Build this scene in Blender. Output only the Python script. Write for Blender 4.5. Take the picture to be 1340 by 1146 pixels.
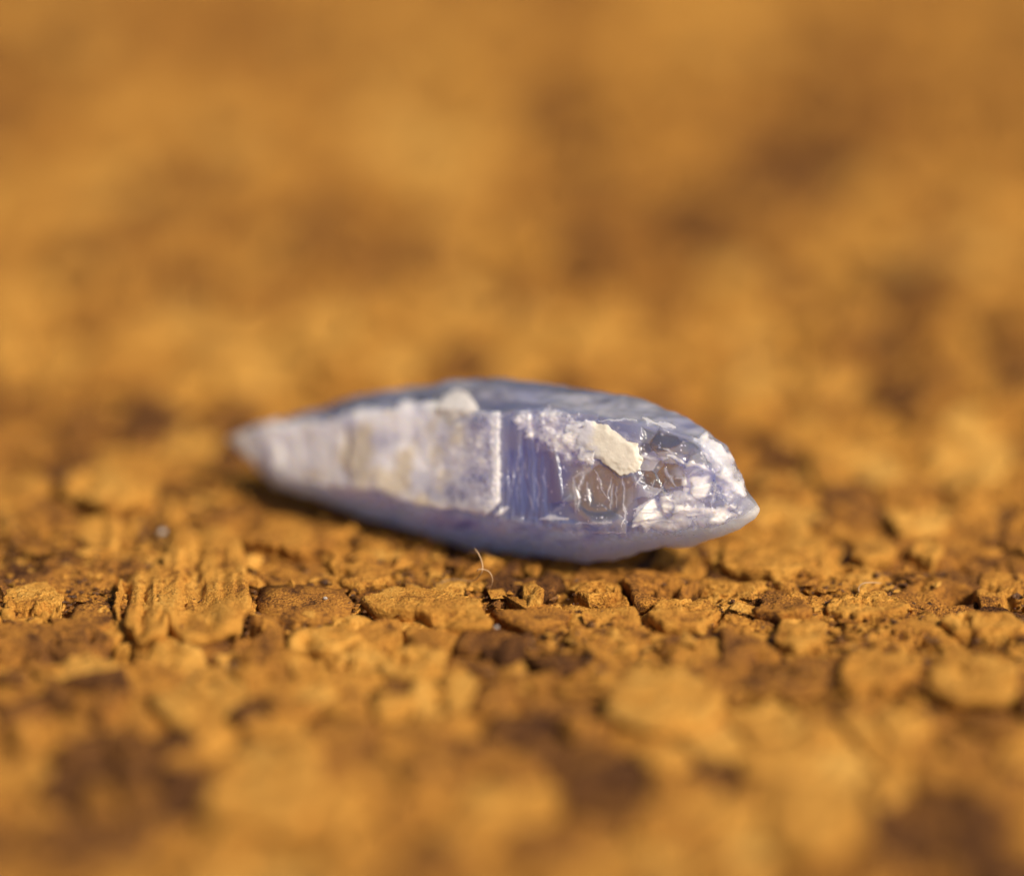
# Close-up of a rough pale-blue crystal lying on a board of pressed cork granules.
# One Blender unit = one centimetre.  +y runs away from the camera, z is up.
import bpy, math, random
import numpy as np
from mathutils import Vector, Matrix

scene = bpy.context.scene
for o in list(bpy.data.objects):
    bpy.data.objects.remove(o)
scene.unit_settings.system = 'METRIC'
scene.unit_settings.scale_length = 0.01
col = scene.collection

# ------------------------------------------------------------------ camera
PITCH = math.radians(25.0)          # looking down at the board
DIST = 25.0                         # macro working distance in cm
SC = 0.003                          # cm per photo pixel at the plane of focus
FWD = np.array([0.0, math.cos(PITCH), -math.sin(PITCH)])
UPV = np.array([0.0, math.sin(PITCH), math.cos(PITCH)])
RGT = np.array([1.0, 0.0, 0.0])
CAM = -DIST * FWD + 0.606 * UPV

cam_d = bpy.data.cameras.new('camera')
cam = bpy.data.objects.new('camera', cam_d)
col.objects.link(cam)
cam.matrix_world = Matrix((
    (RGT[0], UPV[0], -FWD[0], CAM[0]),
    (RGT[1], UPV[1], -FWD[1], CAM[1]),
    (RGT[2], UPV[2], -FWD[2], CAM[2]),
    (0, 0, 0, 1)))
cam_d.sensor_width = 36.0
cam_d.lens = 36.0 * DIST / (1340 * SC)
cam_d.clip_start = 0.1
cam_d.clip_end = 3000.0
cam_d.dof.use_dof = True
cam_d.dof.focus_distance = DIST - 0.07
cam_d.dof.aperture_fstop = cam_d.lens * 1e-3 / 2.4      # entrance pupil about 2.5 cm wide
cam_d.dof.aperture_blades = 0
scene.camera = cam

# ------------------------------------------------------------------ sky, sun, exposure
SUN_ELEV = math.radians(43.0)
SUN_AZ = math.radians(128.0)        # compass style: 0 = +y (behind the crystal), 90 = +x
sx, sy, sz = (math.sin(SUN_AZ) * math.cos(SUN_ELEV), math.cos(SUN_AZ) * math.cos(SUN_ELEV), math.sin(SUN_ELEV))
world = bpy.data.worlds.new('World')
scene.world = world
world.use_nodes = True
wn = world.node_tree.nodes
sky = wn.new('ShaderNodeTexSky')
sky.sky_type = 'NISHITA'
sky.sun_disc = False
sky.sun_elevation = SUN_ELEV
sky.sun_rotation = SUN_AZ
sky.air_density = 1.0
sky.dust_density = 2.5
world.node_tree.links.new(sky.outputs[0], wn['Background'].inputs[0])
wn['Background'].inputs[1].default_value = 0.05
sun_d = bpy.data.lights.new('sun', 'SUN')
sun_d.energy = 5.0
sun_d.angle = math.radians(9.0)
sun_d.color = (1.0, 0.89, 0.72)
sun = bpy.data.objects.new('sun', sun_d)
col.objects.link(sun)
sun.location = (sx * 40, sy * 40, sz * 40)
sun.rotation_euler = Vector((sx, sy, sz)).to_track_quat('Z', 'Y').to_euler()
scene.view_settings.view_transform = 'Standard'
scene.view_settings.look = 'None'
scene.view_settings.gamma = 1.0
scene.view_settings.use_curve_mapping = False
scene.view_settings.exposure = 0.15
scene.cycles.max_bounces = 10
scene.cycles.transmission_bounces = 8
scene.cycles.diffuse_bounces = 3
scene.cycles.glossy_bounces = 6
scene.cycles.sample_clamp_indirect = 6.0
scene.cycles.use_denoising = True

# ------------------------------------------------------------------ helpers
rng = np.random.default_rng(7)
random.seed(7)


def at(px, py, depth):
    """World point on the sight line of photo point (px, py), depth cm behind the focal plane."""
    px = np.asarray(px, float); py = np.asarray(py, float); depth = np.asarray(depth, float)
    k = (DIST + depth) / DIST * SC
    return (CAM + (DIST + depth)[..., None] * FWD + ((px - 670) * k)[..., None] * RGT
            + ((573 - py) * k)[..., None] * UPV)


def ground(px, py):
    """World x, y of the board surface (z = 0) at a photo point."""
    r = FWD + (px - 670) * SC / DIST * RGT + (573 - py) * SC / DIST * UPV
    t = -CAM[2] / r[2]
    p = CAM + t * r
    return p[0], p[1]


def to_px(x, y, z=0.0):
    v = np.stack([x - CAM[0], y - CAM[1], z - CAM[2] + 0 * x], -1)
    dz = v @ FWD
    return 670 + (v @ RGT) / dz * DIST / SC, 573 - (v @ UPV) / dz * DIST / SC


def _hash(ix, iy, iz, seed):
    h = (ix * 374761393 + iy * 668265263 + iz * 2147483647 + seed * 974634777) & 0xffffffff
    h = ((h ^ (h >> 13)) * 1274126177) & 0xffffffff
    h = ((h ^ (h >> 16)) * 2246822519) & 0xffffffff
    return ((h ^ (h >> 15)) & 0xffff) / 65535.0


def noise(x, y, z=0.0, seed=0):
    x, y, z = np.broadcast_arrays(np.asarray(x, float), np.asarray(y, float), np.asarray(z, float))
    ix, iy, iz = (np.floor(a).astype(np.int64) for a in (x, y, z))
    fx, fy, fz = x - ix, y - iy, z - iz
    fx, fy, fz = (f * f * (3 - 2 * f) for f in (fx, fy, fz))
    out = 0
    for dx in (0, 1):
        for dy in (0, 1):
            for dz in (0, 1):
                w = (fx if dx else 1 - fx) * (fy if dy else 1 - fy) * (fz if dz else 1 - fz)
                out = out + w * _hash(ix + dx, iy + dy, iz + dz, seed)
    return out * 2 - 1


def fbm(x, y, z=0.0, seed=0, octs=4, gain=0.5):
    a, s, out = 1.0, 1.0, 0
    for i in range(octs):
        out = out + a * noise(x * s, y * s, z * s, seed + i * 17)
        a *= gain; s *= 2.03
    return out


def sstep(a, b, x):
    t = np.clip((x - a) / (b - a), 0, 1)
    return t * t * (3 - 2 * t)


def mesh_obj(name, verts, faces, mat, parent=None, attrs=None, smooth=True):
    """faces: list of int arrays (n,3) / (n,4)"""
    me = bpy.data.meshes.new(name)
    verts = np.asarray(verts, np.float32)
    me.vertices.add(len(verts))
    me.vertices.foreach_set('co', verts.ravel())
    loops = np.concatenate([f.ravel() for f in faces]).astype(np.int32)
    tot = np.concatenate([np.full(len(f), f.shape[1]) for f in faces]).astype(np.int32)
    st = np.concatenate([[0], np.cumsum(tot)[:-1]]).astype(np.int32)
    me.loops.add(len(loops))
    me.loops.foreach_set('vertex_index', loops)
    me.polygons.add(len(tot))
    me.polygons.foreach_set('loop_start', st)
    me.polygons.foreach_set('use_smooth', np.full(len(tot), smooth))
    for k, v in (attrs or {}).items():
        v = np.asarray(v, np.float32)
        if v.ndim == 1:
            a = me.attributes.new(k, 'FLOAT', 'POINT')
            a.data.foreach_set('value', v)
        else:
            a = me.attributes.new(k, 'FLOAT_COLOR', 'POINT')
            a.data.foreach_set('color', v.ravel())
    me.update(calc_edges=True)
    me.validate()
    if mat:
        me.materials.append(mat)
    o = bpy.data.objects.new(name, me)
    col.objects.link(o)
    if parent:
        o.parent = parent
    return o


def tag(o, label=None, cat=None, kind=None, group=None):
    for k, v in (('label', label), ('category', cat), ('kind', kind), ('group', group)):
        if v:
            o[k] = v
    return o


class N:
    """tiny node-building helper"""
    def __init__(self, name):
        self.m = bpy.data.materials.new(name)
        self.m.use_nodes = True
        self.t = self.m.node_tree
        self.b = self.t.nodes['Principled BSDF']
        self.out = self.t.nodes['Material Output']

    def n(self, kind, **kw):
        nd = self.t.nodes.new(kind)
        for k, v in kw.items():
            setattr(nd, k, v)
        return nd

    def l(self, a, b):
        self.t.links.new(a, b)

    def val(self, sock, v):
        if hasattr(v, 'links') or isinstance(v, bpy.types.NodeSocket):
            self.l(v, sock)
        else:
            sock.default_value = v

    def math(self, op, a, b=0.0, clamp=False):
        nd = self.n('ShaderNodeMath', operation=op, use_clamp=clamp)
        self.val(nd.inputs[0], a); self.val(nd.inputs[1], b)
        return nd.outputs[0]

    def mix(self, f, a, b):
        nd = self.n('ShaderNodeMix', data_type='RGBA')
        self.val(nd.inputs[0], f)
        for s, v in ((nd.inputs[6], a), (nd.inputs[7], b)):
            self.val(s, (*v, 1.0) if isinstance(v, tuple) and len(v) == 3 else v)
        return nd.outputs[2]

    def ramp(self, f, stops):
        nd = self.n('ShaderNodeValToRGB')
        cr = nd.color_ramp
        while len(cr.elements) < len(stops):
            cr.elements.new(0.5)
        for e, (p, c) in zip(cr.elements, stops):
            e.position = p
            e.color = (*c, 1.0) if len(c) == 3 else c
        self.val(nd.inputs[0], f)
        return nd.outputs[0]

    def attr(self, name):
        return self.n('ShaderNodeAttribute', attribute_name=name)

    def noise(self, vec, scale, detail=4.0, rough=0.55):
        nd = self.n('ShaderNodeTexNoise')
        nd.inputs['Scale'].default_value = scale
        nd.inputs['Detail'].default_value = detail
        nd.inputs['Roughness'].default_value = rough
        self.l(vec, nd.inputs['Vector'])
        return nd.outputs[0]


# ------------------------------------------------------------------ materials of the board
def cork_material(name):
    m = N(name)
    geo = m.n('ShaderNodeNewGeometry')
    pos = geo.outputs['Position']
    tone = m.attr('tone').outputs['Fac']
    n1 = m.noise(pos, 5.0, 5, 0.6)
    n2 = m.noise(pos, 22.0, 6, 0.65)
    n3 = m.noise(pos, 95.0, 3, 0.6)
    n4 = m.noise(pos, 11.0, 6, 0.7)
    f = m.math('ADD', tone, m.math('MULTIPLY', m.math('SUBTRACT', n1, 0.5), 0.7))
    f = m.math('ADD', f, m.math('MULTIPLY', m.math('SUBTRACT', n2, 0.5), 0.75))
    f = m.math('ADD', f, m.math('MULTIPLY', m.math('SUBTRACT', n3, 0.5), 1.1))
    stain = m.n('ShaderNodeMapRange', interpolation_type='SMOOTHSTEP')
    for k_, v_ in ((1, 0.53), (2, 0.66), (3, 0.0), (4, 0.36)):
        stain.inputs[k_].default_value = v_
    m.l(n4, stain.inputs[0])
    f = m.math('SUBTRACT', f, stain.outputs[0])
    c = m.ramp(f, [(0.0, (0.07, 0.028, 0.012)), (0.22, (0.19, 0.078, 0.022)), (0.45, (0.43, 0.180, 0.032)),
                   (0.66, (0.61, 0.285, 0.050)), (1.0, (0.76, 0.42, 0.10))])
    # scattered dark cell pits and reddish bark flecks
    vo = m.n('ShaderNodeTexVoronoi')
    vo.inputs['Scale'].default_value = 34.0
    m.l(pos, vo.inputs['Vector'])
    pit = m.math('MULTIPLY', m.math('LESS_THAN', vo.outputs['Distance'], 0.16), m.math('GREATER_THAN', n1, 0.54))
    c = m.mix(m.math('MULTIPLY', pit, 0.65), c, (0.10, 0.032, 0.012))
    m.l(c, m.b.inputs['Base Color'])
    m.b.inputs['Roughness'].default_value = 0.8
    m.b.inputs['Specular IOR Level'].default_value = 0.12
    h = m.math('ADD', m.math('MULTIPLY', n2, 0.7), m.math('MULTIPLY', n3, 0.5))
    h = m.math('SUBTRACT', h, m.math('MULTIPLY', stain.outputs[0], 0.8))
    h = m.math('SUBTRACT', h, m.math('MULTIPLY', pit, 0.25))
    bp = m.n('ShaderNodeBump')
    bp.inputs['Strength'].default_value = 1.0
    bp.inputs['Distance'].default_value = 0.03
    m.l(h, bp.inputs['Height'])
    m.l(bp.outputs[0], m.b.inputs['Normal'])
    return m.m


def binder_material():
    m = N('cork_binder')
    geo = m.n('ShaderNodeNewGeometry')
    pos = geo.outputs['Position']
    n1 = m.noise(pos, 9.0, 6, 0.6)
    n2 = m.noise(pos, 60.0, 4, 0.6)
    c = m.ramp(m.math('ADD', m.math('MULTIPLY', n1, 0.6), m.math('MULTIPLY', n2, 0.4)),
               [(0.3, (0.03, 0.012, 0.005)), (0.52, (0.12, 0.048, 0.014)), (0.68, (0.32, 0.14, 0.030))])
    m.l(c, m.b.inputs['Base Color'])
    m.b.inputs['Roughness'].default_value = 0.34
    m.b.inputs['Specular IOR Level'].default_value = 0.4
    bp = m.n('ShaderNodeBump')
    bp.inputs['Strength'].default_value = 0.9
    bp.inputs['Distance'].default_value = 0.02
    m.l(n2, bp.inputs['Height'])
    m.l(bp.outputs[0], m.b.inputs['Normal'])
    return m.m


MAT_CORK = cork_material('cork')
MAT_BINDER = binder_material()

# pits in the board where granules have broken out (photo points)
HOLES = np.array([ground(*p) for p in (
    (590, 808), (662, 800), (640, 776), (1105, 816), (1135, 813), (1285, 838), (1310, 834), (1212, 842), (1210, 884), (215, 690), (185, 702),
    (60, 722), (20, 714), (335, 760), (480, 766), (450, 771), (775, 786), (870, 772), (902, 776), (1060, 770), (1090, 776), (690, 746),
    (560, 774), (1100, 742), (1192, 745), (130, 802), (70, 856), (150, 846), (385, 702), (962, 556), (1032, 838), (1100, 902), (690, 872),
    (545, 732), (320, 822), (760, 760), (980, 790), (1250, 770), (860, 850), (520, 840), (270, 860), (420, 800), (965, 905), (1330, 780))])


def hole_depth(x, y):
    out = 0 * x
    for k, (hx, hy) in enumerate(HOLES):
        a = 0.05 + 0.03 * ((k * 37) % 10) / 10
        out = np.maximum(out, np.exp(-((x - hx) / a) ** 2 - ((y - hy) / (a * 0.9)) ** 2))
    return sstep(0.25, 0.8, out + 0.18 * fbm(x * 14, y * 14, 0, 99, 3))


# ------------------------------------------------------------------ the cork board: base sheet
def build_board():
    # fine grid in the middle, coarse far out: one sheet with a slab edge
    def axis(lo, hi, flo, fhi, fine):
        mid = np.arange(flo, fhi + 1e-6, fine)
        return np.concatenate([np.linspace(lo, flo, 24)[:-1], mid, np.linspace(fhi, hi, 24)[1:]])
    xs = axis(-60, 60, -3.2, 3.2, 0.022)
    ys = axis(-60, 90, -3.0, 7.5, 0.035)
    X, Y = np.meshgrid(xs, ys, indexing='ij')
    Z = -0.068 + 0.026 * fbm(X * 3, Y * 3, 0, 3, 4) + 0.014 * fbm(X * 14, Y * 14, 0, 9, 3)
    Z = Z - 0.07 * hole_depth(X, Y)
    nx, ny = X.shape
    V = np.stack([X, Y, Z], -1).reshape(-1, 3)
    I = np.arange(nx * ny).reshape(nx, ny)
    F = np.stack([I[:-1, :-1], I[1:, :-1], I[1:, 1:], I[:-1, 1:]], -1).reshape(-1, 4)
    # skirt and underside
    rim = np.concatenate([I[:, 0], I[-1, 1:], I[-2::-1, -1], I[0, -2:0:-1]])
    low = V[rim].copy(); low[:, 2] = -1.2
    base = len(V)
    V = np.concatenate([V, low, [[0, 15, -1.2]]])
    k = np.arange(len(rim)); k2 = (k + 1) % len(rim)
    S = np.stack([rim[k2], rim[k], base + k, base + k2], -1)
    Tt = np.stack([base + k, np.full(len(rim), base + len(rim)), base + k2], -1)
    o = mesh_obj('cork_board', V, [F, S, Tt], MAT_BINDER)
    return tag(o, 'board of pressed ochre and brown cork granules under the crystal', None, 'structure')


board = build_board()

# tone map of the board: (photo x, photo y, radius, light(+) / dark(-)); granules that lie there are paler or browner cork, with shade below the crystal tip and in hollows painted in
TONES = [
    (450, 200, 90, .5), (570, 170, 80, .45), (600, 270, 80, .5), (40, 250, 80, .55), (180, 190, 60, .35), (340, 420, 70, .5),
    (560, 400, 70, .5), (770, 440, 45, .7), (1000, 390, 80, .75), (985, 470, 60, .6), (1230, 300, 100, .5), (1240, 60, 100, .3),
    (850, 60, 80, .3), (80, 30, 80, .4), (300, 490, 45, .6), (40, 440, 60, .4), (1080, 505, 60, .5), (1260, 570, 70, .5),
    (460, 60, 70, .4), (960, 30, 60, .3), (1130, 600, 60, .5), (1230, 650, 50, .4), (240, 420, 50, .4), (400, 490, 40, .4),
    (360, 50, 80, -.6), (10, 100, 70, -.7), (230, 280, 70, -.7), (160, 490, 50, -.5), (550, 320, 60, -.8), (740, 170, 90, -.7),
    (840, 360, 80, -.8), (720, 310, 60, -.7), (970, 270, 80, -.8), (40, 360, 50, -.6), (1180, 430, 60, -.7), (910, 410, 45, -.5),
    (965, 555, 40, -1.), (1140, 130, 80, -.5), (1010, 190, 60, -.5), (440, 500, 35, -.6), (620, 470, 35, -.4), (110, 570, 70, -.4),
    (280, 570, 50, -.4), (1330, 200, 60, -.6), (680, 230, 50, -.4), (1320, 450, 50, -.4), (480, 250, 50, -.5),
    (140, 640, 60, .8), (30, 640, 45, .5), (30, 790, 50, .5), (250, 740, 70, .6), (560, 790, 70, .6), (420, 865, 60, .4),
    (880, 910, 80, .8), (350, 1020, 85, .7), (540, 1050, 50, .5), (1050, 1060, 90, .7), (1060, 860, 60, .5), (1280, 880, 70, .6),
    (820, 830, 60, .5), (1030, 705, 60, .6), (700, 1100, 70, .4), (240, 900, 50, .5), (60, 920, 50, .4), (1030, 990, 50, .6),
    (1180, 940, 70, .5), (430, 720, 60, .3), (1150, 790, 40, .4), (590, 880, 40, .4), (1180, 700, 50, .4), (900, 1100, 60, .4),
    (215, 690, 30, -.9), (60, 725, 45, -.7), (380, 645, 55, -.7), (100, 985, 45, -.8), (250, 1065, 60, -.8), (690, 960, 45, -.8),
    (820, 1040, 80, -.8), (750, 900, 45, -.6), (470, 1000, 50, -.7), (1310, 980, 60, -.9), (1290, 1080, 60, -.8), (1240, 765, 90, -.9),
    (1110, 905, 45, -.7), (690, 870, 35, -.6), (960, 860, 40, -.6), (380, 890, 40, -.5), (170, 960, 50, -.6), (20, 1100, 60, -.4),
    (560, 970, 45, -.4), (1150, 1130, 60, -.5), (900, 780, 40, -.4), (1000, 640, 40, -.5), (250, 640, 40, -.6), (620, 1130, 50, -.3),
]
TN = np.array(TONES, float)
TN[(TN[:, 1] < 520) & (TN[:, 3] < 0), 3] *= 0.75
TN[TN[:, 1] < 520, 2] *= 1.15


def tone_at(x, y):
    px, py = to_px(np.asarray(x, float), np.asarray(y, float))
    d2 = ((px[..., None] - TN[:, 0]) ** 2 + ((py[..., None] - TN[:, 1]) * 1.25) ** 2) / (TN[:, 2] ** 2)
    return (np.exp(-d2 * 0.9) * TN[:, 3]).sum(-1)


# ------------------------------------------------------------------ granules
def granule_mesh(poly, z0, tilt, thick, rings, seg, tone, seed, rough=1.0, fibre=0.0, edge=0.07, pits=False):
    """A pressed cork flake: uneven polygon outline, tilted bumpy top, sides going down into the binder.
    poly is (k,2) world; returns verts about the polygon's centre, faces, tone, centre."""
    c = poly.mean(0)
    P = poly - c
    ang = np.arctan2(P[:, 1], P[:, 0])
    o = np.argsort(ang)
    ang, P = ang[o], P[o]
    th = np.linspace(-math.pi, math.pi, seg, endpoint=False)
    # radius of polygon outline in each direction
    A_, E_ = P, np.roll(P, -1, 0) - P
    dx, dy = np.cos(th)[:, None], np.sin(th)[:, None]
    den = dx * E_[:, 1] - dy * E_[:, 0]
    den = np.where(np.abs(den) < 1e-12, 1e-12, den)
    sr = (A_[:, 0] * E_[:, 1] - A_[:, 1] * E_[:, 0]) / den
    q = (A_[:, 0] * dy - A_[:, 1] * dx) / den
    rad = np.where((sr > 0) & (q >= -1e-6) & (q <= 1 + 1e-6), sr, 0).max(1)
    rad = np.where(rad > 0, rad, 0.05)
    size = float(rad.mean())
    rad = rad * (1 + 0.09 * fbm(np.cos(th) * 3.5 + seed * 3.1, np.sin(th) * 3.5, seed, 5, 4, 0.65))
    # ring profile: flat top, rounded shoulder, wall
    nt = rings
    rr = np.concatenate([np.linspace(0, 1, nt + 1)[1:] ** 0.9, [1.0, 0.94, 0.84]])
    R = rr[:, None] * rad[None, :]
    x = R * np.cos(th); y = R * np.sin(th)
    top = z0 + tilt[0] * x + tilt[1] * y
    sh = np.clip((rr - (1 - edge)) / edge, 0, 1)[:, None]
    z = top - 0.10 * thick * sh ** 2
    wx, wy = x + c[0], y + c[1]
    z = z + rough * (0.010 * fbm(wx * 5.0, wy * 5.0, seed * 1.7, 21, 2) + 0.0065 * fbm(wx * 20, wy * 20, seed, 31, 4, .65) * (1 if rings > 6 else .4))
    if rings > 6 and not fibre > 0.012:
        tear = fbm(wx * 7.5 + 3, wy * 11, seed * .3, 41, 4, .62)
        z = z - rough * 0.045 * sstep(0.42, 0.80, tear) * (rr[:, None] < 1.01)
    if rings > 6:
        ck = np.abs(fbm(wx * 3.6, wy * 5.0, 7.0, 44, 4, .6))
        z = z - 0.035 * sstep(0.055, 0.0, ck) * sstep(-.2, .25, noise(wx * 1.9, wy * 1.9, 3, 45)) * (rr[:, None] < 1.01)
    if fibre:
        g = fbm(wx * 25 + 0.3 * noise(wx * 6, wy * 6, 0, 3), wy * 1.6, 3.3, 51, 3, 0.6)
        z = z + fibre * (0.9 * g - 1.6 * np.clip(-g - 0.25, 0, 1))
    if pits:
        z = z - 0.13 * hole_depth(wx, wy)
    wall = np.array([0] * nt + [0.22, 0.55, 1.0])[:, None] * thick
    z = z - wall * (1 + 0.25 * noise(th * 4, rr[:, None] * 5, seed, 8))
    jit = 0.02 * size * (rr[:, None] > 0.9)
    x = x + jit * noise(th * 9, rr[:, None] * 9, seed, 3)
    y = y + jit * noise(th * 9, rr[:, None] * 9, seed + 9, 4)
    cz = z0 + rough * 0.016 * float(fbm(np.array(c[0] * 5.5), np.array(c[1] * 5.5), seed * 1.7, 21, 3))
    V = np.concatenate([[[0, 0, cz]], np.stack([x, y, z], -1).reshape(-1, 3)])
    K = len(rr)
    I = 1 + np.arange(K * seg).reshape(K, seg)
    J = np.roll(I, -1, 1)
    F4 = np.stack([I[:-1], I[1:], J[1:], J[:-1]], -1).reshape(-1, 4)
    F3 = np.stack([np.zeros(seg, int), I[0], J[0]], -1)
    tv = np.full(len(V), tone)
    # walls keep the flake's one tone; their undercut makes them dark
    return V, F4, F3, tv, c


def clip_cell(site, others):
    """Voronoi cell of a site by half-plane clipping."""
    R = 0.6
    poly = [site + np.array(d) * R for d in ((-1, -1), (1, -1), (1, 1), (-1, 1))]
    for q in others:
        mid = (site + q) / 2
        nrm = q - site
        out = []
        for a, b in zip(poly, poly[1:] + poly[:1]):
            da, db = (a - mid) @ nrm, (b - mid) @ nrm
            if da <= 0:
                out.append(a)
            if da * db < 0:
                out.append(a + (b - a) * da / (da - db))
        poly = out
        if len(poly) < 3:
            return None
    return np.array(poly)


# named, recognisable flakes: outline in photo points on the board, lift, tilt, tone, fibre
KEY = [
    ([(80, 655), (88, 622), (120, 606), (175, 606), (207, 628), (200, 662), (150, 676)], .075, (0, -.12), .78, 0),
    ([(205, 790), (212, 735), (222, 702), (262, 694), (312, 702), (322, 740), (330, 800), (300, 838), (240, 842)], .085, (0, .0), .72, .020),
    ([(148, 800), (158, 760), (212, 742), (218, 800), (220, 836), (180, 838)], .07, (.05, -.02), .70, .020),
    ([(468, 782), (510, 770), (575, 776), (632, 796), (640, 822), (600, 826), (545, 806), (490, 800)], .060, (.03, -.05), .70, 0),
    ([(320, 712), (340, 690), (400, 680), (450, 694), (455, 716), (390, 728)], .05, (0, -.1), .60, 0),
    ([(430, 760), (436, 722), (480, 702), (512, 716), (512, 762), (470, 772)], .045, (0, -.05), .62, 0),
    ([(1078, 800), (1090, 786), (1150, 778), (1195, 790), (1180, 806), (1120, 812)], .055, (0, -.08), .72, 0),
    ([(1232, 818), (1262, 806), (1325, 808), (1345, 826), (1300, 834), (1250, 832)], .085, (0, -.04), .70, 0),
    ([(1215, 905), (1222, 862), (1245, 838), (1290, 858), (1335, 880), (1330, 925), (1260, 930)], .05, (.02, -.10), .74, 0),
    ([(1100, 905), (1105, 860), (1150, 838), (1205, 836), (1203, 880), (1170, 905)], .045, (-.05, -.12), .66, 0),
    ([(1015, 842), (1020, 806), (1055, 798), (1085, 815), (1075, 850), (1040, 856)], .05, (0, -.1), .72, 0),
    ([(940, 740), (950, 700), (985, 684), (1050, 690), (1095, 720), (1085, 752), (1010, 756)], .035, (0, -.06), .68, 0),
    ([(848, 806), (860, 790), (920, 782), (945, 800), (920, 820), (870, 822)], .03, (0, -.05), .66, 0),
    ([(752, 778), (760, 766), (790, 762), (808, 772), (796, 782), (770, 786)], .05, (0, -.06), .62, 0),
    ([(683, 786), (684, 766), (694, 764), (712, 782), (708, 796), (690, 796)], .075, (.35, 0), .75, 0),
    ([(790, 940), (800, 885), (850, 868), (900, 880), (950, 905), (930, 945), (860, 962)], .06, (0, -.05), .80, 0),
    ([(265, 1060), (290, 985), (350, 960), (410, 980), (430, 1040), (380, 1090), (300, 1095)], .05, (0, -.05), .75, 0),
    ([(1000, 1110), (1010, 1040), (1070, 1010), (1130, 1035), (1135, 1100), (1070, 1130)], .05, (0, -.05), .75, 0),
    ([(0, 806), (5, 775), (60, 764), (85, 782), (70, 806), (30, 812)], .05, (0, -.06), .72, 0),
    ([(1110, 730), (1120, 712), (1150, 704), (1175, 716), (1165, 734), (1130, 738)], .05, (0, -.06), .74, 0),
    ([(1190, 728), (1196, 712), (1225, 708), (1236, 722), (1220, 736)], .05, (0, -.06), .76, 0),
    ([(735, 460), (745, 425), (775, 415), (800, 430), (802, 462), (770, 475)], .08, (0, -.05), .85, 0),
    ([(90, 812), (100, 790), (140, 782), (152, 800), (140, 820), (110, 824)], .02, (0, -.04), .45, 0),
    ([(330, 800), (340, 770), (400, 760), (460, 778), (470, 800), (400, 818)], .03, (0, -.02), .48, 0),
    ([(640, 800), (650, 775), (690, 800), (740, 795), (745, 812), (690, 822)], .03, (0, -.02), .5, 0),
]

GR = []     # (approx size in picture, args)
key_polys = []
for pts, lift, tilt, tone, fib in KEY:
    poly = np.array([ground(*p) for p in pts])
    key_polys.append(poly)


def inside(p, poly):
    c = False
    n = len(poly)
    for i in range(n):
        a, b = poly[i], poly[i - 1]
        if (a[1] > p[1]) != (b[1] > p[1]) and p[0] < (b[0] - a[0]) * (p[1] - a[1]) / (b[1] - a[1]) + a[0]:
            c = not c
    return c


# scattered sites: dart throwing with a changing spacing so coarse and fine granules mix
XLO, XHI, YLO, YHI = -6.5, 6.5, -5.0, 13.0
sites = []
cell = {}


def try_site(x, y, r):
    gx, gy = int(x / 0.4 + 100), int(y / 0.4 + 100)
    for i in (-1, 0, 1):
        for j in (-1, 0, 1):
            for (qx, qy, qr) in cell.get((gx + i, gy + j), ()):
                if (qx - x) ** 2 + (qy - y) ** 2 < (min(r, qr) * 0.5 + max(r, qr) * 0.5) ** 2:
                    return
    cell.setdefault((gx, gy), []).append((x, y, r))
    sites.append((x, y, r))


for poly, kdef in zip(key_polys, KEY):
    c = poly.mean(0)
    try_site(c[0], c[1], 0.30)
R_ = random.Random(11)
for k in range(30000):
    x = R_.uniform(XLO, XHI); y = R_.uniform(YLO, YHI)
    r = 0.31 if k < 1500 else (0.20 if k < 9000 else 0.105)
    inview = abs(x) < 2.2 + 0.12 * max(y, 0) and -2.6 < y < 6.6
    if not inview:
        r = 0.32
    try_site(x, y, r)
S = np.array(sites)
nk = len(KEY)

def nearby(i, rmax=0.75):
    d2 = ((S[:, :2] - S[i, :2]) ** 2).sum(1)
    idx = np.where((d2 < rmax ** 2) & (d2 > 1e-9))[0]
    idx = idx[np.argsort(d2[idx])][:16]
    return S[idx, :2]


# the crystal's footprint: granules under it stay low
def under_crystal(x, y):
    px, py = to_px(np.array(x), np.array(y))
    return 330 < px < 850 and 560 < py < 742


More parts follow.
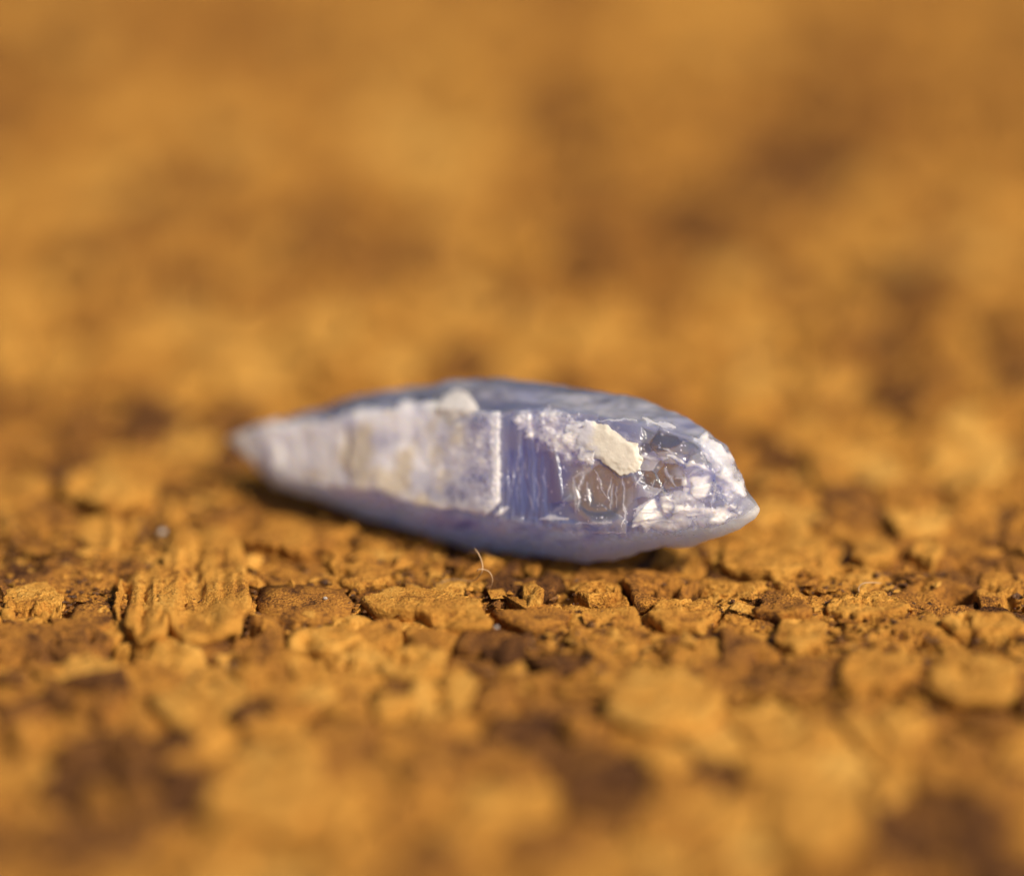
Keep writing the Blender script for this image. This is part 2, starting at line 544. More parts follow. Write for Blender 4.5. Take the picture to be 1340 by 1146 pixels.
parts = []
tones_site = tone_at(S[:, 0], S[:, 1])
lowf = fbm(S[:, 0] * 1.3, S[:, 1] * 1.3, 0, 91, 3)
order = list(range(len(S))) + [-1 - k for k in range(nk)]
for i in order:
    under_key = i < 0
    if under_key:
        i = -1 - i
    x, y, r = S[i]
    px, py = to_px(np.array(x), np.array(y))
    dep = y * math.cos(PITCH)
    inview = -60 < px < 1400 and -40 < py < 1190
    if i < nk and not under_key:
        pts, lift, tilt, tone, fib = KEY[i]
        poly = key_polys[i]
        z0, thick, tone = lift * 0.38, 0.10, tone - 0.06
    else:
        poly = clip_cell(S[i, :2], nearby(i))
        if poly is None:
            continue
        c = poly.mean(0)
        gap = R_.uniform(0.93, 1.08)
        poly = c + (poly - c) * gap
        # knock corners about
        poly = poly + np.array([[R_.uniform(-.03, .03), R_.uniform(-.03, .03)] for _ in poly])
        tone = 0.56 + 0.34 * tones_site[i] + 0.10 * float(lowf[i]) + R_.gauss(0, 0.11)
        if R_.random() < (0.14 if r > .19 else 0.38):
            tone -= R_.uniform(.18, .40)
        tone = min(max(tone, 0.10), 0.92)
        z0 = R_.gauss(-0.010, 0.012) + 0.006 * tones_site[i]
        if under_crystal(x, y):
            z0 = min(z0, -0.02) - 0.012
        tilt = (R_.gauss(0, .065), R_.gauss(.03, .075))
        thick, fib = 0.10, (0.010 if R_.random() < 0.10 else 0.0)
        if under_key:
            z0 = -0.035
        elif any(inside(c, kp) for kp in key_polys):
            z0 = -0.04
    ad = abs(dep + 0.05)
    if inview and ad < 0.75:
        rings, seg = 16, 72
    elif inview and ad < 1.8:
        rings, seg = 7, 36
    elif inview:
        rings, seg = 4, 20
    else:
        rings, seg = 2, 10
    if r < 0.16:
        rings, seg = max(2, rings // 2), max(10, seg // 2)
    V, F4, F3, tv, c = granule_mesh(poly, z0, tilt, thick, rings, seg, tone, i * 0.731, 1.0, fib, pits=(inview and ad < 1.8 and (i >= nk or under_key)))
    area = r * r * 1e4 * (1 if inview else 0) + (1e6 if i < nk and not under_key else 0)
    # what shows largest: near the plane of focus first, and not hidden under the crystal
    if inview and (i >= nk or under_key):
        area = r * r / (1 + (abs(dep) / 2.0)) * 1e4 * (0.05 if under_crystal(x, y) else 1)
    parts.append((area, V, F4, F3, tv, c))

parts.sort(key=lambda t: -t[0])
for area, V, F4, F3, tv, c in parts[:300]:
    o = mesh_obj('cork_granule', V, [F4, F3], MAT_CORK, board, {'tone': tv})
    o.location = (c[0], c[1], 0)
# every other granule: one part of the board
vs, f4, f3, ts, n0 = [], [], [], [], 0
for area, V, F4, F3, tv, c in parts[300:]:
    vs.append(V + np.array([c[0], c[1], 0])); f4.append(F4 + n0); f3.append(F3 + n0); ts.append(tv)
    n0 += len(V)
o = mesh_obj('cork_granules', np.concatenate(vs), [np.concatenate(f4), np.concatenate(f3)], MAT_CORK, board, {'tone': np.concatenate(ts)})
tag(o, None, None, 'stuff')

# crumbs: small angular bits lying in the joints and on the flakes, dense where the lens is sharp
def build_crumbs(name, n, xr, yr, smin, smax, seed, mat, tone_lo, tone_hi, zr, flat=.6):
    g = np.random.default_rng(seed)
    # a rough octahedron-like chip, 8 faces
    b = np.array([[1, 0, 0], [-1, 0, 0], [0, 1, 0], [0, -1, 0], [0, 0, 1], [0, 0, -1]], float)
    f = np.array([[0, 2, 4], [2, 1, 4], [1, 3, 4], [3, 0, 4], [2, 0, 5], [1, 2, 5], [3, 1, 5], [0, 3, 5]])
    x = g.uniform(*xr, n); y = g.uniform(*yr, n)
    keep = fbm(x * 2.2, y * 2.2, 0, 77, 3) + g.normal(0, .25, n) > 0.05
    x, y = x[keep], y[keep]; n = len(x)
    s = smin * (smax / smin) ** (g.random(n) ** 2.2)
    z = g.uniform(*zr, n)
    V = b[None] * g.uniform(.45, 1.25, (n, 6, 3)) + g.normal(0, .22, (n, 6, 3))
    a = g.uniform(0, 6.283, n)
    V = V * s[:, None, None] * np.array([1.3, .9, flat])
    vx = V[..., 0] * np.cos(a)[:, None] - V[..., 1] * np.sin(a)[:, None]
    vy = V[..., 0] * np.sin(a)[:, None] + V[..., 1] * np.cos(a)[:, None]
    V = np.stack([vx + x[:, None], vy + y[:, None], V[..., 2] + z[:, None]], -1).reshape(-1, 3)
    F = (f[None] + 6 * np.arange(n)[:, None, None]).reshape(-1, 3)
    t = np.repeat(g.uniform(tone_lo, tone_hi, n), 6)
    o = mesh_obj(name, V, [F], mat, board, {'tone': t}, smooth=False)
    return tag(o, None, None, 'stuff')


build_crumbs('cork_crumbs', 15000, (-2.4, 2.4), (-0.9, 1.0), 0.005, 0.030, 5, MAT_CORK, .15, .75, (-0.07, 0.006))
build_crumbs('cork_chips', 3200, (-2.4, 2.4), (-0.9, 1.1), 0.022, 0.075, 15, MAT_CORK, .25, .8, (-0.045, 0.004), .34)
build_crumbs('binder_crumbs', 22000, (-2.4, 2.4), (-0.8, 0.8), 0.004, 0.022, 6, MAT_BINDER, .1, .3, (-0.07, 0.002))

# ------------------------------------------------------------------ the crystal
TOP = [(298, 573), (310, 567), (331, 559), (370, 547), (407, 535), (464, 518), (521, 505), (592, 498), (660, 492), (724, 497), (784, 509), (844, 522),
       (889, 539), (918, 557), (948, 583), (966, 613), (978, 640), (989, 656), (994, 665)]
BOT = [(298, 576), (305, 582), (318, 593), (331, 606), (340, 619), (358, 633), (422, 657), (478, 680), (535, 702), (606, 719), (660, 727), (695, 731), (769, 738), (800, 736), (829, 730),
       (850, 722), (865, 718.5), (906, 716), (930, 709), (948, 701), (972, 690), (988, 679), (994, 669)]
UPE = [(298, 575), (330, 562), (400, 550), (470, 541), (540, 530), (600, 534), (655, 541), (700, 537), (760, 542), (800, 548),
       (850, 556), (900, 572), (930, 592), (955, 622), (975, 648), (994, 666)]
LOE = [(298, 577), (318, 600), (345, 618), (388, 630), (450, 638), (493, 642), (527, 657), (563, 664), (634, 671), (660, 677),
       (745, 692), (817, 695), (877, 690), (918, 686), (957, 682), (985, 676), (994, 668)]


def pl(tab, x):
    t = np.array(tab, float)
    return np.interp(x, t[:, 0], t[:, 1])


def smooth1(a, w, n=2):
    k = np.ones(w) / w
    for _ in range(n):
        p = np.concatenate([np.full(w, a[0]), a, np.full(w, a[-1])])
        a = np.convolve(p, k, 'same')[w:-w]
    return a


NU = 620
xs = np.concatenate([298 + 8 * np.linspace(0, 1, 14)[:-1] ** 2, np.linspace(306, 986, NU), 986 + 8 * (1 - (1 - np.linspace(0, 1, 16)[1:]) ** 2)])
NU = len(xs)
T, B, U, L = (smooth1(pl(t, xs), 5) for t in (TOP, BOT, UPE, LOE))
U = np.clip(U, T + 0.15 * (B - T) * 0.3, B); L = np.clip(L, T, B - 0.05 * (B - T))
half = (B - T) / 2
mid = (B + T) / 2
DC = np.interp(xs, [298, 400, 994], [0.83, 0.72, -0.02]) - 0.02      # axis runs away to the left
dU = -np.sqrt(np.clip(1 - ((mid - U) / half.clip(.5)) ** 2, .08, 1)) * half * 0.98
dL = -np.sqrt(np.clip(1 - ((mid - L) / half.clip(.5)) ** 2, .08, 1)) * half * 0.98
# ring control points (photo y, depth in photo px)
ring_y = np.stack([T, U, L, B, mid + 0.52 * half, mid - 0.52 * half, T], 1)
ring_d = np.stack([0 * T, dU, dL, 0 * T, 0.80 * half, 0.80 * half, 0 * T], 1)
nseg = [64, 150, 72, 20, 26, 20]
vv = np.concatenate([i + np.linspace(0, 1, n, endpoint=False) for i, n in enumerate(nseg)])
NV = len(vv)
i0 = np.floor(vv).astype(int); ft = vv - i0
PY = ring_y[:, i0] * (1 - ft) + ring_y[:, i0 + 1] * ft
PD = ring_d[:, i0] * (1 - ft) + ring_d[:, i0 + 1] * ft
PX = np.repeat(xs[:, None], NV, 1)
# soften the long edges a little: worn, frosted corners
def ring_smooth(A, w):
    out = 0
    for k in range(-w, w + 1):
        out = out + np.roll(A, k, 1)
    return out / (2 * w + 1)
PYs, PDs = ring_smooth(PY, 4), ring_smooth(PD, 4)
# right of the ledge the lower edge is worn round
wr = sstep(665, 720, PX) * sstep(0.45, 0.0, np.abs(vv - 2.0))[None, :]
PYs = PYs * (1 - wr) + wr * ring_smooth(ring_smooth(PY, 12), 12)
PDs = PDs * (1 - wr) + wr * ring_smooth(ring_smooth(PD, 12), 12)
front = (vv < 3)[None, :].repeat(NU, 0).astype(float)
face = np.floor(vv)[None, :].repeat(NU, 0)
PY, PD = PYs, PDs
XW = at(PX, PY, DC[:, None] + PD * SC)                   # undisplaced surface


def normals(Pg):
    du = np.gradient(Pg, axis=0)
    dv = (np.roll(Pg, -1, 1) - np.roll(Pg, 1, 1))
    n = np.cross(du, dv)
    n /= np.linalg.norm(n, axis=-1, keepdims=True) + 1e-12
    return n


NRM = normals(XW)
ctr = XW.mean(1, keepdims=True)
if ((XW - ctr) * NRM).sum() < 0:
    NRM = -NRM
    FLIP = True
else:
    FLIP = False

# --- relief and wear, laid out over the faces of the crystal
X, Y = PX, PY
Uc, Lc = U[:, None], L[:, None]
taper = np.clip(half[:, None] / 60, 0, 1)
inface = sstep(-4, 4, Y - Uc + (3 + 5 * sstep(630, 560, X)) * fbm(X / 17, Y / 17, 0, 5) + 3 * sstep(630, 560, X)) * sstep(-3 - 7 * sstep(665, 720, X), 4 + 7 * sstep(665, 720, X), Lc - Y + (3 + 6 * sstep(665, 720, X)) * fbm(X / 16, Y / 14, 1, 6)) * front
ledge = 655 + 1.3 * fbm(Y / 7, 0.0 * X, 0, 220, 3) - np.clip(Y - 655, 0, 30) * 0.9
pyr = inface * (1 - sstep(-1.5, 1, X - ledge))               # the long frosted pyramid face
D = np.zeros_like(X)


WX = X + 2.2 * fbm(X / 16, Y / 16, 0, 201, 3, .5); WY = Y + 2.2 * fbm(X / 16, Y / 16, 0, 202, 3, .5)
BRK = np.clip(fbm(X / 8, Y / 8, 0, 203, 3), -1, 1)
WB1 = fbm(X / 9, Y / 9, 0, 40, 3); WB2 = fbm(X / 9, Y / 9, 5, 60, 3)


def seg_d(x0, y0, x1, y1):
    ex, ey = x1 - x0, y1 - y0
    t = np.clip(((WX - x0) * ex + (WY - y0) * ey) / (ex * ex + ey * ey), 0, 1)
    # thin out towards both ends and break up on the way
    return np.hypot(WX - x0 - t * ex, WY - y0 - t * ey) / (0.30 + 0.70 * np.sin(np.clip(t, .03, .97) * math.pi) ** .6) * (1 + 0.55 * BRK)


def poly_mask(pts, soft=3.0, wob=2.0, seed=0):
    """signed soft mask of a polygon on the front of the crystal"""
    P = np.array(pts, float)
    d = np.full(X.shape, 1e9); ins = np.zeros(X.shape, bool)
    wx = X + wob * WB1; wy = Y + wob * WB2
    n = len(P)
    for i in range(n):
        a, b = P[i], P[(i + 1) % n]
        e = b - a
        t = np.clip(((wx - a[0]) * e[0] + (wy - a[1]) * e[1]) / (e @ e), 0, 1)
        d = np.minimum(d, np.hypot(wx - a[0] - t * e[0], wy - a[1] - t * e[1]))
        cond = ((a[1] > wy) != (b[1] > wy))
        xi = (b[0] - a[0]) * (wy - a[1]) / (b[1] - a[1] + 1e-12) + a[0]
        ins ^= cond & (wx < xi)
    sd = np.where(ins, d, -d)
    return sstep(-soft, soft, sd) * front


# growth bands across the pyramid: uneven steps
band = fbm(X / 16, Y / 130, 0, 11, 4, .6)
D += pyr * (0.55 * band * taper + 0.75 * fbm(X / 13, Y / 12, 0, 12, 4, .6) * taper)
for bx, amp in ((452, 2.2), (372, 1.5)):
    D += -pyr * amp * np.exp(-((X - bx - 3 * fbm(Y / 20, bx, 0, 3)) / 4.0) ** 2)
D += (face == 2) * 1.3 * fbm(X / 15, Y / 11, 0, 232, 4, .55) * taper
D += pyr * 1.2 * fbm(X / 3.0, Y / 3.0, 0, 13, 3, .6) * sstep(600, 640, X + 10 * noise(Y / 9, 0.0, 0, 4))
D += (front * sstep(430, 330, X)) * 2.6 * fbm(X / 13, Y / 13, 0, 230, 4, .55)
D += 4.0 * pyr * sstep(560, 650, X)                      # the flat ledge ends in a sharp step
# upper and lower faces: gently wavy, worn
D += (1 - inface) * (3.0 * fbm(X / 46, Y / 22, 0, 14, 3) + 0.35 * fbm(X / 7, Y / 7, 0, 15, 3)) * taper
# striated terraces beside the ledge
st = sstep(655, 657, X) * (1 - sstep(690, 735, X)) * inface
D += st * (1.7 * noise(X / 2.4 + .6 * noise(X / 30, Y / 20, 0, 5), Y / 34, 0, 16) + 1.8 * noise(X / 6.0, Y / 60, 0, 17)) - st * 5.0 * sstep(655, 657, X)
# chipped glassy ground right of it: planar conchoidal chips
chip_zone = sstep(690, 730, X) * inface
g = np.random.default_rng(23)
sitesF = np.stack([g.uniform(690, 990, 46), g.uniform(530, 705, 46)], 1)
near_tip = np.stack([g.uniform(850, 985, 14), g.uniform(590, 700, 14)], 1)
sitesF = np.concatenate([sitesF, near_tip])
tx = g.normal(0, .38, len(sitesF)); ty = g.normal(0, .38, len(sitesF)); of = g.normal(0, 2.2, len(sitesF))
wX = X + 1.2 * fbm(X / 18, Y / 18, 2, 70); wY = Y + 1.2 * fbm(X / 18, Y / 18, 3, 71)
best = np.full(X.shape, 1e9); chipD = np.zeros_like(X); chipF = np.zeros_like(X); cf = g.random(len(sitesF)) ** 2.5
for k, (a, b) in enumerate(sitesF):
    q = np.hypot((wX - a) * 0.8, wY - b)
    m_ = q < best
    best = np.where(m_, q, best)
    chipF = np.where(m_, cf[k], chipF)
    chipD = np.where(m_, tx[k] * (X - a) + ty[k] * (Y - b) + of[k], chipD)
D += chip_zone * np.clip(chipD, -8, 7) * 0.6 * taper
# round conchoidal hollow (the clear brown window)
ex, ey = (X - 787) / 47, (Y - 642) / 42
rad2 = np.hypot(ex, ey)
hollow = (1 - sstep(0.75, 1.05, rad2)) * front
D = D * (1 - 0.75 * hollow) + hollow * (-8 * np.clip(1 - rad2 ** 2, 0, 1) + 0.5 * np.sin(rad2 * 17 + 2 * fbm(X / 22, Y / 22, 0, 18, 2)) + 1.3 * noise(X / 9, Y / 34, 0, 19))
win2 = poly_mask([(842, 560), (905, 576), (915, 590), (885, 598), (905, 640), (880, 650), (845, 640), (832, 612)], 4, 3, 1)
D -= win2 * 5
# ridges and cracks; some of the white streaks are painted glints and highlights
FROST_GLINT = np.zeros_like(X)
for (x0, y0, x1, y1, w, h, f) in (
        (873, 597, 938, 618, 3.0, 5, .95), (838, 597, 873, 600, 3.5, 3, .7), (782, 548, 832, 549, 2.0, 2, .6), (841, 548, 882, 560, 2.6, 2.5, .8),
        (816, 622, 815, 690, 1.4, 2, .7), (938, 618, 930, 668, 2.0, 3, .5), (705, 679, 742, 678, 3.0, 2.5, .8), (649, 673, 662, 664, 2.5, 2.5, .9),
        (884, 628, 925, 612, 2.2, 3, .6), (880, 660, 960, 640, 1.8, 2, .5), (830, 668, 900, 660, 2.4, 3, .8), (900, 676, 962, 664, 3.2, 3, .85),
        (752, 688, 800, 682, 2.2, 2, .5), (803, 632, 797, 668, 1.2, 1.5, .45), (752, 672, 752, 626, 2.0, 1.5, .35), (752, 626, 780, 604, 2.0, 1.5, .35), (765, 628, 772, 660, 1.2, 1.5, .4), (832, 640, 842, 618, 1.6, 2, .5), (868, 612, 885, 640, 2, 2, .55), (850, 655, 872, 630, 1.5, 1.5, .4), (712, 560, 700, 590, 2, 1.5, .5), (672, 552, 684, 542, 4, 3, .95), (676, 562, 690, 556, 3, 3, .8), (700, 625, 704, 660, 1.5, 1, .35), (690, 640, 697, 668, 1.5, 1, .35), (745, 650, 720, 675, 2.0, 1, .25),
        (945, 655, 962, 630, 1.5, 2, .5), (925, 590, 952, 622, 2.4, 3, .6), (690, 700, 690, 706, 3, 1, .3),
        (757, 668, 754, 640, 1.2, 2, .6), (762, 618, 757, 640, 1.2, 2, .6), (775, 612, 786, 632, 1.1, 2, .6), (786, 632, 796, 656, 1.0, 2, .5), (800, 622, 795, 652, 1.0, 2, .5),
        (808, 636, 806, 664, 1.0, 1.5, .4), (838, 628, 852, 640, 1.1, 2, .5), (852, 640, 858, 626, 1.1, 2, .5), (868, 586, 890, 606, 1.3, 2, .5), (905, 640, 945, 632, 1.2, 2, .6),
        (898, 650, 940, 648, 1.2, 2, .6), (930, 640, 956, 652, 1.2, 2, .5), (835, 672, 905, 668, 1.1, 2.5, .9), (842, 684, 890, 680, 1.1, 2.5, .9), (712, 690, 760, 700, 1.6, 1.5, .4),
        (775, 698, 820, 694, 1.5, 1.5, .5), (668, 600, 667, 650, 1.0, 1.5, .4), (677, 580, 676, 640, 1.0, 1.5, .4), (686, 600, 687, 626, 1.0, 1.5, .4), (712, 610, 711, 640, 1.0, 1.5, .4)):
    q = np.exp(-(seg_d(x0, y0, x1, y1) / w) ** 2) * front
    D += 0.55 * h * q
    FROST_GLINT = np.maximum(FROST_GLINT, 0.85 * f * q)
# frost on broken skin
crust = poly_mask([(668, 545), (690, 536), (725, 538), (760, 548), (770, 575), (790, 590), (772, 610), (745, 605), (715, 578), (690, 572)], 6, 6, 2)
D += crust * (2 + 2.2 * fbm(X / 12, Y / 10, 0, 22, 4, .5))
rim = poly_mask([(905, 572), (925, 570), (950, 590), (972, 628), (978, 648), (962, 648), (945, 628), (925, 600)], 5, 4, 3)
D += rim * (3 + 2 * fbm(X / 12, Y / 12, 0, 24))
low_b = poly_mask([(826, 690), (838, 660), (880, 650), (905, 662), (960, 664), (966, 680), (915, 686), (880, 694)], 4, 4, 4)
flow = np.sin((0.25 * X + 1.0 * Y) / 3.3 + 3.5 * fbm(X / 44, Y / 26, 0, 210, 2))
D += low_b * 1.3 * flow
ripz = sstep(1.35, .9, np.hypot((X - 925) / 48, (Y - 648) / 44)) * inface * sstep(1.0, 0, low_b)
D += ripz * 0.8 * np.sin(np.hypot(X - 880, (Y - 590)) / 2.1 + 2 * fbm(X / 36, Y / 36, 0, 211, 2))
shard = poly_mask([(893, 624), (932, 622), (925, 650), (900, 656), (894, 645)], 3, 1.5, 5)
knobzone = (1 - sstep(16, 24, np.hypot((X - 599), (Y - 530) * 1.2))) * front
blue_zone = poly_mask([(662, 590), (690, 575), (712, 585), (745, 612), (742, 660), (760, 695), (700, 690), (662, 668)], 10, 6, 6)
lower = (face == 2) * sstep(0, 6, Y - Lc)
upper = (face == 0) * sstep(0, 6, Uc - Y)

frost = np.clip(pyr * (0.98 + 0.34 * fbm(X / 30, Y / 24, 0, 31) + 0.16 * noise(X / 8, Y / 60, 0, 39) - 0.42 * sstep(540, 640, X) * (1 - sstep(640, 650, X)) - 0.15 * sstep(400, 330, X)), 0, 1)
frost = np.maximum(frost, FROST_GLINT)
frost = np.maximum(frost, chip_zone * chipF * 0.6 * sstep(800, 880, X))
frost = np.maximum(frost, crust * np.clip(0.74 + 0.30 * fbm(X / 16, Y / 13, 0, 32, 3), 0, 1))
frost = np.maximum(frost, rim * np.clip(0.66 + 0.25 * fbm(X / 16, Y / 16, 0, 41), 0, 1))
frost = np.maximum(frost, low_b * (0.70 + 0.20 * flow + 0.36 * fbm(X / 24, Y / 12, 0, 33, 2)))
frost = np.maximum(frost, ripz * np.clip(0.28 + 0.35 * fbm(X / 18, Y / 18, 0, 38, 3), 0, 1))
frost = np.maximum(frost, shard * 0.92)
frost = np.maximum(frost, knobzone * 0.9)
frost = np.maximum(frost, 0.5 * poly_mask([(738, 562), (768, 550), (802, 560), (832, 580), (840, 598), (832, 617), (814, 623), (794, 611), (778, 601), (762, 590)], 8, 5, 8))
# lower faces are worn matte, most towards the bottom edge
rimlow = sstep(26, 3, B[:, None] - Y) * front
frost = np.maximum(frost, lower * np.clip(0.26 + 0.25 * sstep(620, 420, X) + 0.25 * sstep(800, 860, X) + 0.22 * fbm(X / 34, Y / 14, 0, 34), 0, 1))
frost = np.maximum(frost, rimlow * 0.78)
frost = np.maximum(frost, upper * np.clip(0.10 + 0.30 * fbm(X / 40, Y / 14, 0, 35, 3), 0, 1))
back = 1 - front
frost = np.maximum(frost, back * (0.30 - 0.27 * sstep(690, 760, X)))
# sparkly loose bits in the glassy part
spk = np.clip(fbm(X / 5.5, Y / 5.5, 0, 36, 3) - 0.85, 0, 1) * 1.6 * sstep(690, 730, X) * inface
frost = np.clip(np.maximum(frost, spk), 0, 1)
grit = fbm(X / 3.6, Y / 3.6, 0, 250, 3, .6)
frost = np.clip(frost + 0.22 * grit * (pyr * sstep(540, 620, X) + crust + 0.6 * low_b), 0, 1)
dirt = np.clip(pyr * sstep(-.15, .75, fbm(X / 24, Y / 30, 0, 37, 4, .5)) * sstep(645, 585, X) * sstep(330, 430, X), 0, 1) * 0.75
dirt = np.maximum(dirt, 0.8 * np.exp(-(np.hypot(X - 643.5, Y - 591.5) / 2.2) ** 2))
dirt = np.maximum(dirt, 0.6 * np.exp(-(np.hypot(X - 741, Y - 680) / 2.2) ** 2))
gs = np.random.default_rng(77)
for k in range(34):
    a, b, r_ = gs.uniform(420, 970), gs.uniform(530, 715), gs.uniform(.9, 1.9)
    dirt = np.maximum(dirt, gs.uniform(.35, .8) * front * np.exp(-(np.hypot(X - a, Y - b) / r_) ** 2))
clear = np.clip(np.maximum(hollow * 0.60, win2 * 0.78) * (1 - frost), 0, 1)
clear = np.maximum(clear, poly_mask([(920, 592), (938, 612), (905, 605), (890, 592)], 4, 2, 7) * 0.9 * (1 - frost))
clear = np.maximum(clear, upper * np.clip(0.42 + 0.35 * fbm(X / 50, Y / 16, 0, 240, 3), 0, 1))
clear = np.maximum(clear, back * sstep(700, 770, X) * 0.85)
blue = np.clip(np.maximum(blue_zone, 0.35 * lower * sstep(520, 640, X) * sstep(880, 790, X)) + 0.0 * X, 0, 1) * (1 - 0.75 * frost)

tolow = np.clip((Y - Lc) / np.maximum(B[:, None] - Lc, 4), 0, 1)
milk_glow = np.clip(lower * (0.35 + 0.55 * sstep(.15, .8, tolow) + 0.35 * sstep(780, 860, X) + 0.45 * fbm(X / 34, Y / 14, 0, 43, 3)) + 0.45 * rimlow + 0.35 * (front - inface) * (1 - upper), 0, 1)  # paler, bluer lower face: glow of light passing through, put into the colour
# keep the two tips closed
for pm in (poly_mask([(742, 562), (768, 554), (800, 564), (828, 584), (835, 598), (829, 613), (816, 618), (796, 607), (782, 597), (768, 586)], 18, 1.6, 8),
           poly_mask([(574, 540), (575, 526), (583, 517), (597, 513), (610, 515), (618, 524), (620, 536), (612, 546), (590, 548)], 14, 1.6, 9)):
    D = D * (1 - pm) - 1.0 * pm
D *= np.clip(half / 14, 0, 1)[:, None]
CR = XW + NRM * (D * SC)[..., None]
nCR = normals(CR) * (-1 if FLIP else 1)


def crystal_material():
    m = N('frosted_pale_blue_crystal')
    a = m.attr('wear')                       # R frost and painted glints, G clear, B blue
    s = m.n('ShaderNodeSeparateColor')
    m.l(a.outputs['Color'], s.inputs[0])
    fr, cl, bl = s.outputs
    dirt = m.attr('dirt').outputs['Fac']
    geo = m.n('ShaderNodeNewGeometry')
    pos = geo.outputs['Position']
    n1 = m.noise(pos, 26.0, 5, .6)
    n2 = m.noise(pos, 90.0, 4, .6)
    base = m.mix(bl, m.mix(m.noise(pos, 7.0, 3, .5), (0.36, 0.36, 0.60), (0.50, 0.53, 0.86)), (0.27, 0.32, 0.74))
    base = m.mix(cl, base, (0.74, 0.75, 0.84))
    fcol = m.mix(n1, (0.76, 0.73, 0.83), (0.96, 0.91, 0.89))
    base = m.mix(fr, base, fcol)
    milk_glow = m.attr('milk_glow').outputs['Fac']
    base = m.mix(m.math('MULTIPLY', milk_glow, 0.8), base, m.mix(n1, (0.40, 0.52, 0.98), (0.58, 0.68, 1.0)))
    base = m.mix(dirt, base, (0.66, 0.55, 0.40))
    m.l(base, m.b.inputs['Base Color'])
    tr = m.math('MULTIPLY', m.math('SUBTRACT', 1.0, m.math('MULTIPLY', fr, 0.95), True), m.math('ADD', 0.66, m.math('MULTIPLY', cl, 0.32)), True)
    tr = m.math('MULTIPLY', tr, m.math('SUBTRACT', 1.0, dirt, True))
    tr = m.math('MULTIPLY', tr, m.math('SUBTRACT', 1.0, m.math('MULTIPLY', milk_glow, 0.5), True))
    m.l(tr, m.b.inputs['Transmission Weight'])
    ro = m.math('ADD', m.math('MULTIPLY', fr, 0.36), m.math('MULTIPLY', n2, 0.10))
    ro = m.math('ADD', ro, m.math('MULTIPLY', m.math('SUBTRACT', 1.0, cl), 0.10), True)
    m.l(ro, m.b.inputs['Roughness'])
    m.b.inputs['IOR'].default_value = 1.7
    m.b.inputs['Subsurface Weight'].default_value = 0.85
    m.b.inputs['Subsurface Radius'].default_value = (0.7, 0.8, 1.2)
    sc_ = m.math('ADD', m.math('MULTIPLY', milk_glow, 0.75), m.math('MULTIPLY', m.math('SUBTRACT', 1.0, fr, True), 0.35))
    m.l(m.math('ADD', sc_, 0.10), m.b.inputs['Subsurface Scale'])
    bp = m.n('ShaderNodeBump')
    bp.inputs['Strength'].default_value = 0.35
    bp.inputs['Distance'].default_value = 0.006
    m.l(n2, bp.inputs['Height'])
    m.l(bp.outputs[0], m.b.inputs['Normal'])
    va = m.n('ShaderNodeVolumeAbsorption')
    va.inputs['Color'].default_value = (0.58, 0.66, 1.0, 1)
    va.inputs['Density'].default_value = 1.1
    m.l(va.outputs[0], m.out.inputs['Volume'])
    return m.m


MAT_CRYSTAL = crystal_material()
org = np.array([0.25, 0.35, 0.0])
crystal = bpy.data.objects.new('crystal', None)
crystal.empty_display_size = 0.3
crystal.location = org
col.objects.link(crystal)
tag(crystal, 'rough pale blue double pointed crystal with frosted white face lying on the cork', 'crystal')

V = (CR - org).reshape(-1, 3)
I = np.arange(NU * NV).reshape(NU, NV)
J = np.roll(I, -1, 1)
F = np.stack([I[:-1], J[:-1], J[1:], I[1:]], -1).reshape(-1, 4)
capA, capB = len(V), len(V) + 1
V = np.concatenate([V, [CR[0].mean(0) - org], [CR[-1].mean(0) - org]])
FA = np.stack([np.full(NV, capA), J[0], I[0]], -1)
FB = np.stack([np.full(NV, capB), I[-1], J[-1]], -1)
fcs = [F, np.concatenate([FA, FB])]
# outward check
n_test = np.cross(CR[301, 100] - CR[300, 100], CR[300, 101] - CR[300, 100])
if np.dot(n_test, NRM[300, 100]) > 0:
    fcs = [f[:, ::-1] for f in fcs]
wear = np.stack([frost, clear, blue, np.ones_like(frost)], -1).reshape(-1, 4)
wear = np.concatenate([wear, [[.5, 0, 0, 1], [.5, 0, 0, 1]]])
dv = np.concatenate([dirt.ravel(), [0, 0]])
mv = np.concatenate([milk_glow.ravel(), [0, 0]])
body = mesh_obj('body', V, fcs, MAT_CRYSTAL, crystal, {'wear': wear, 'dirt': dv, 'milk_glow': mv})


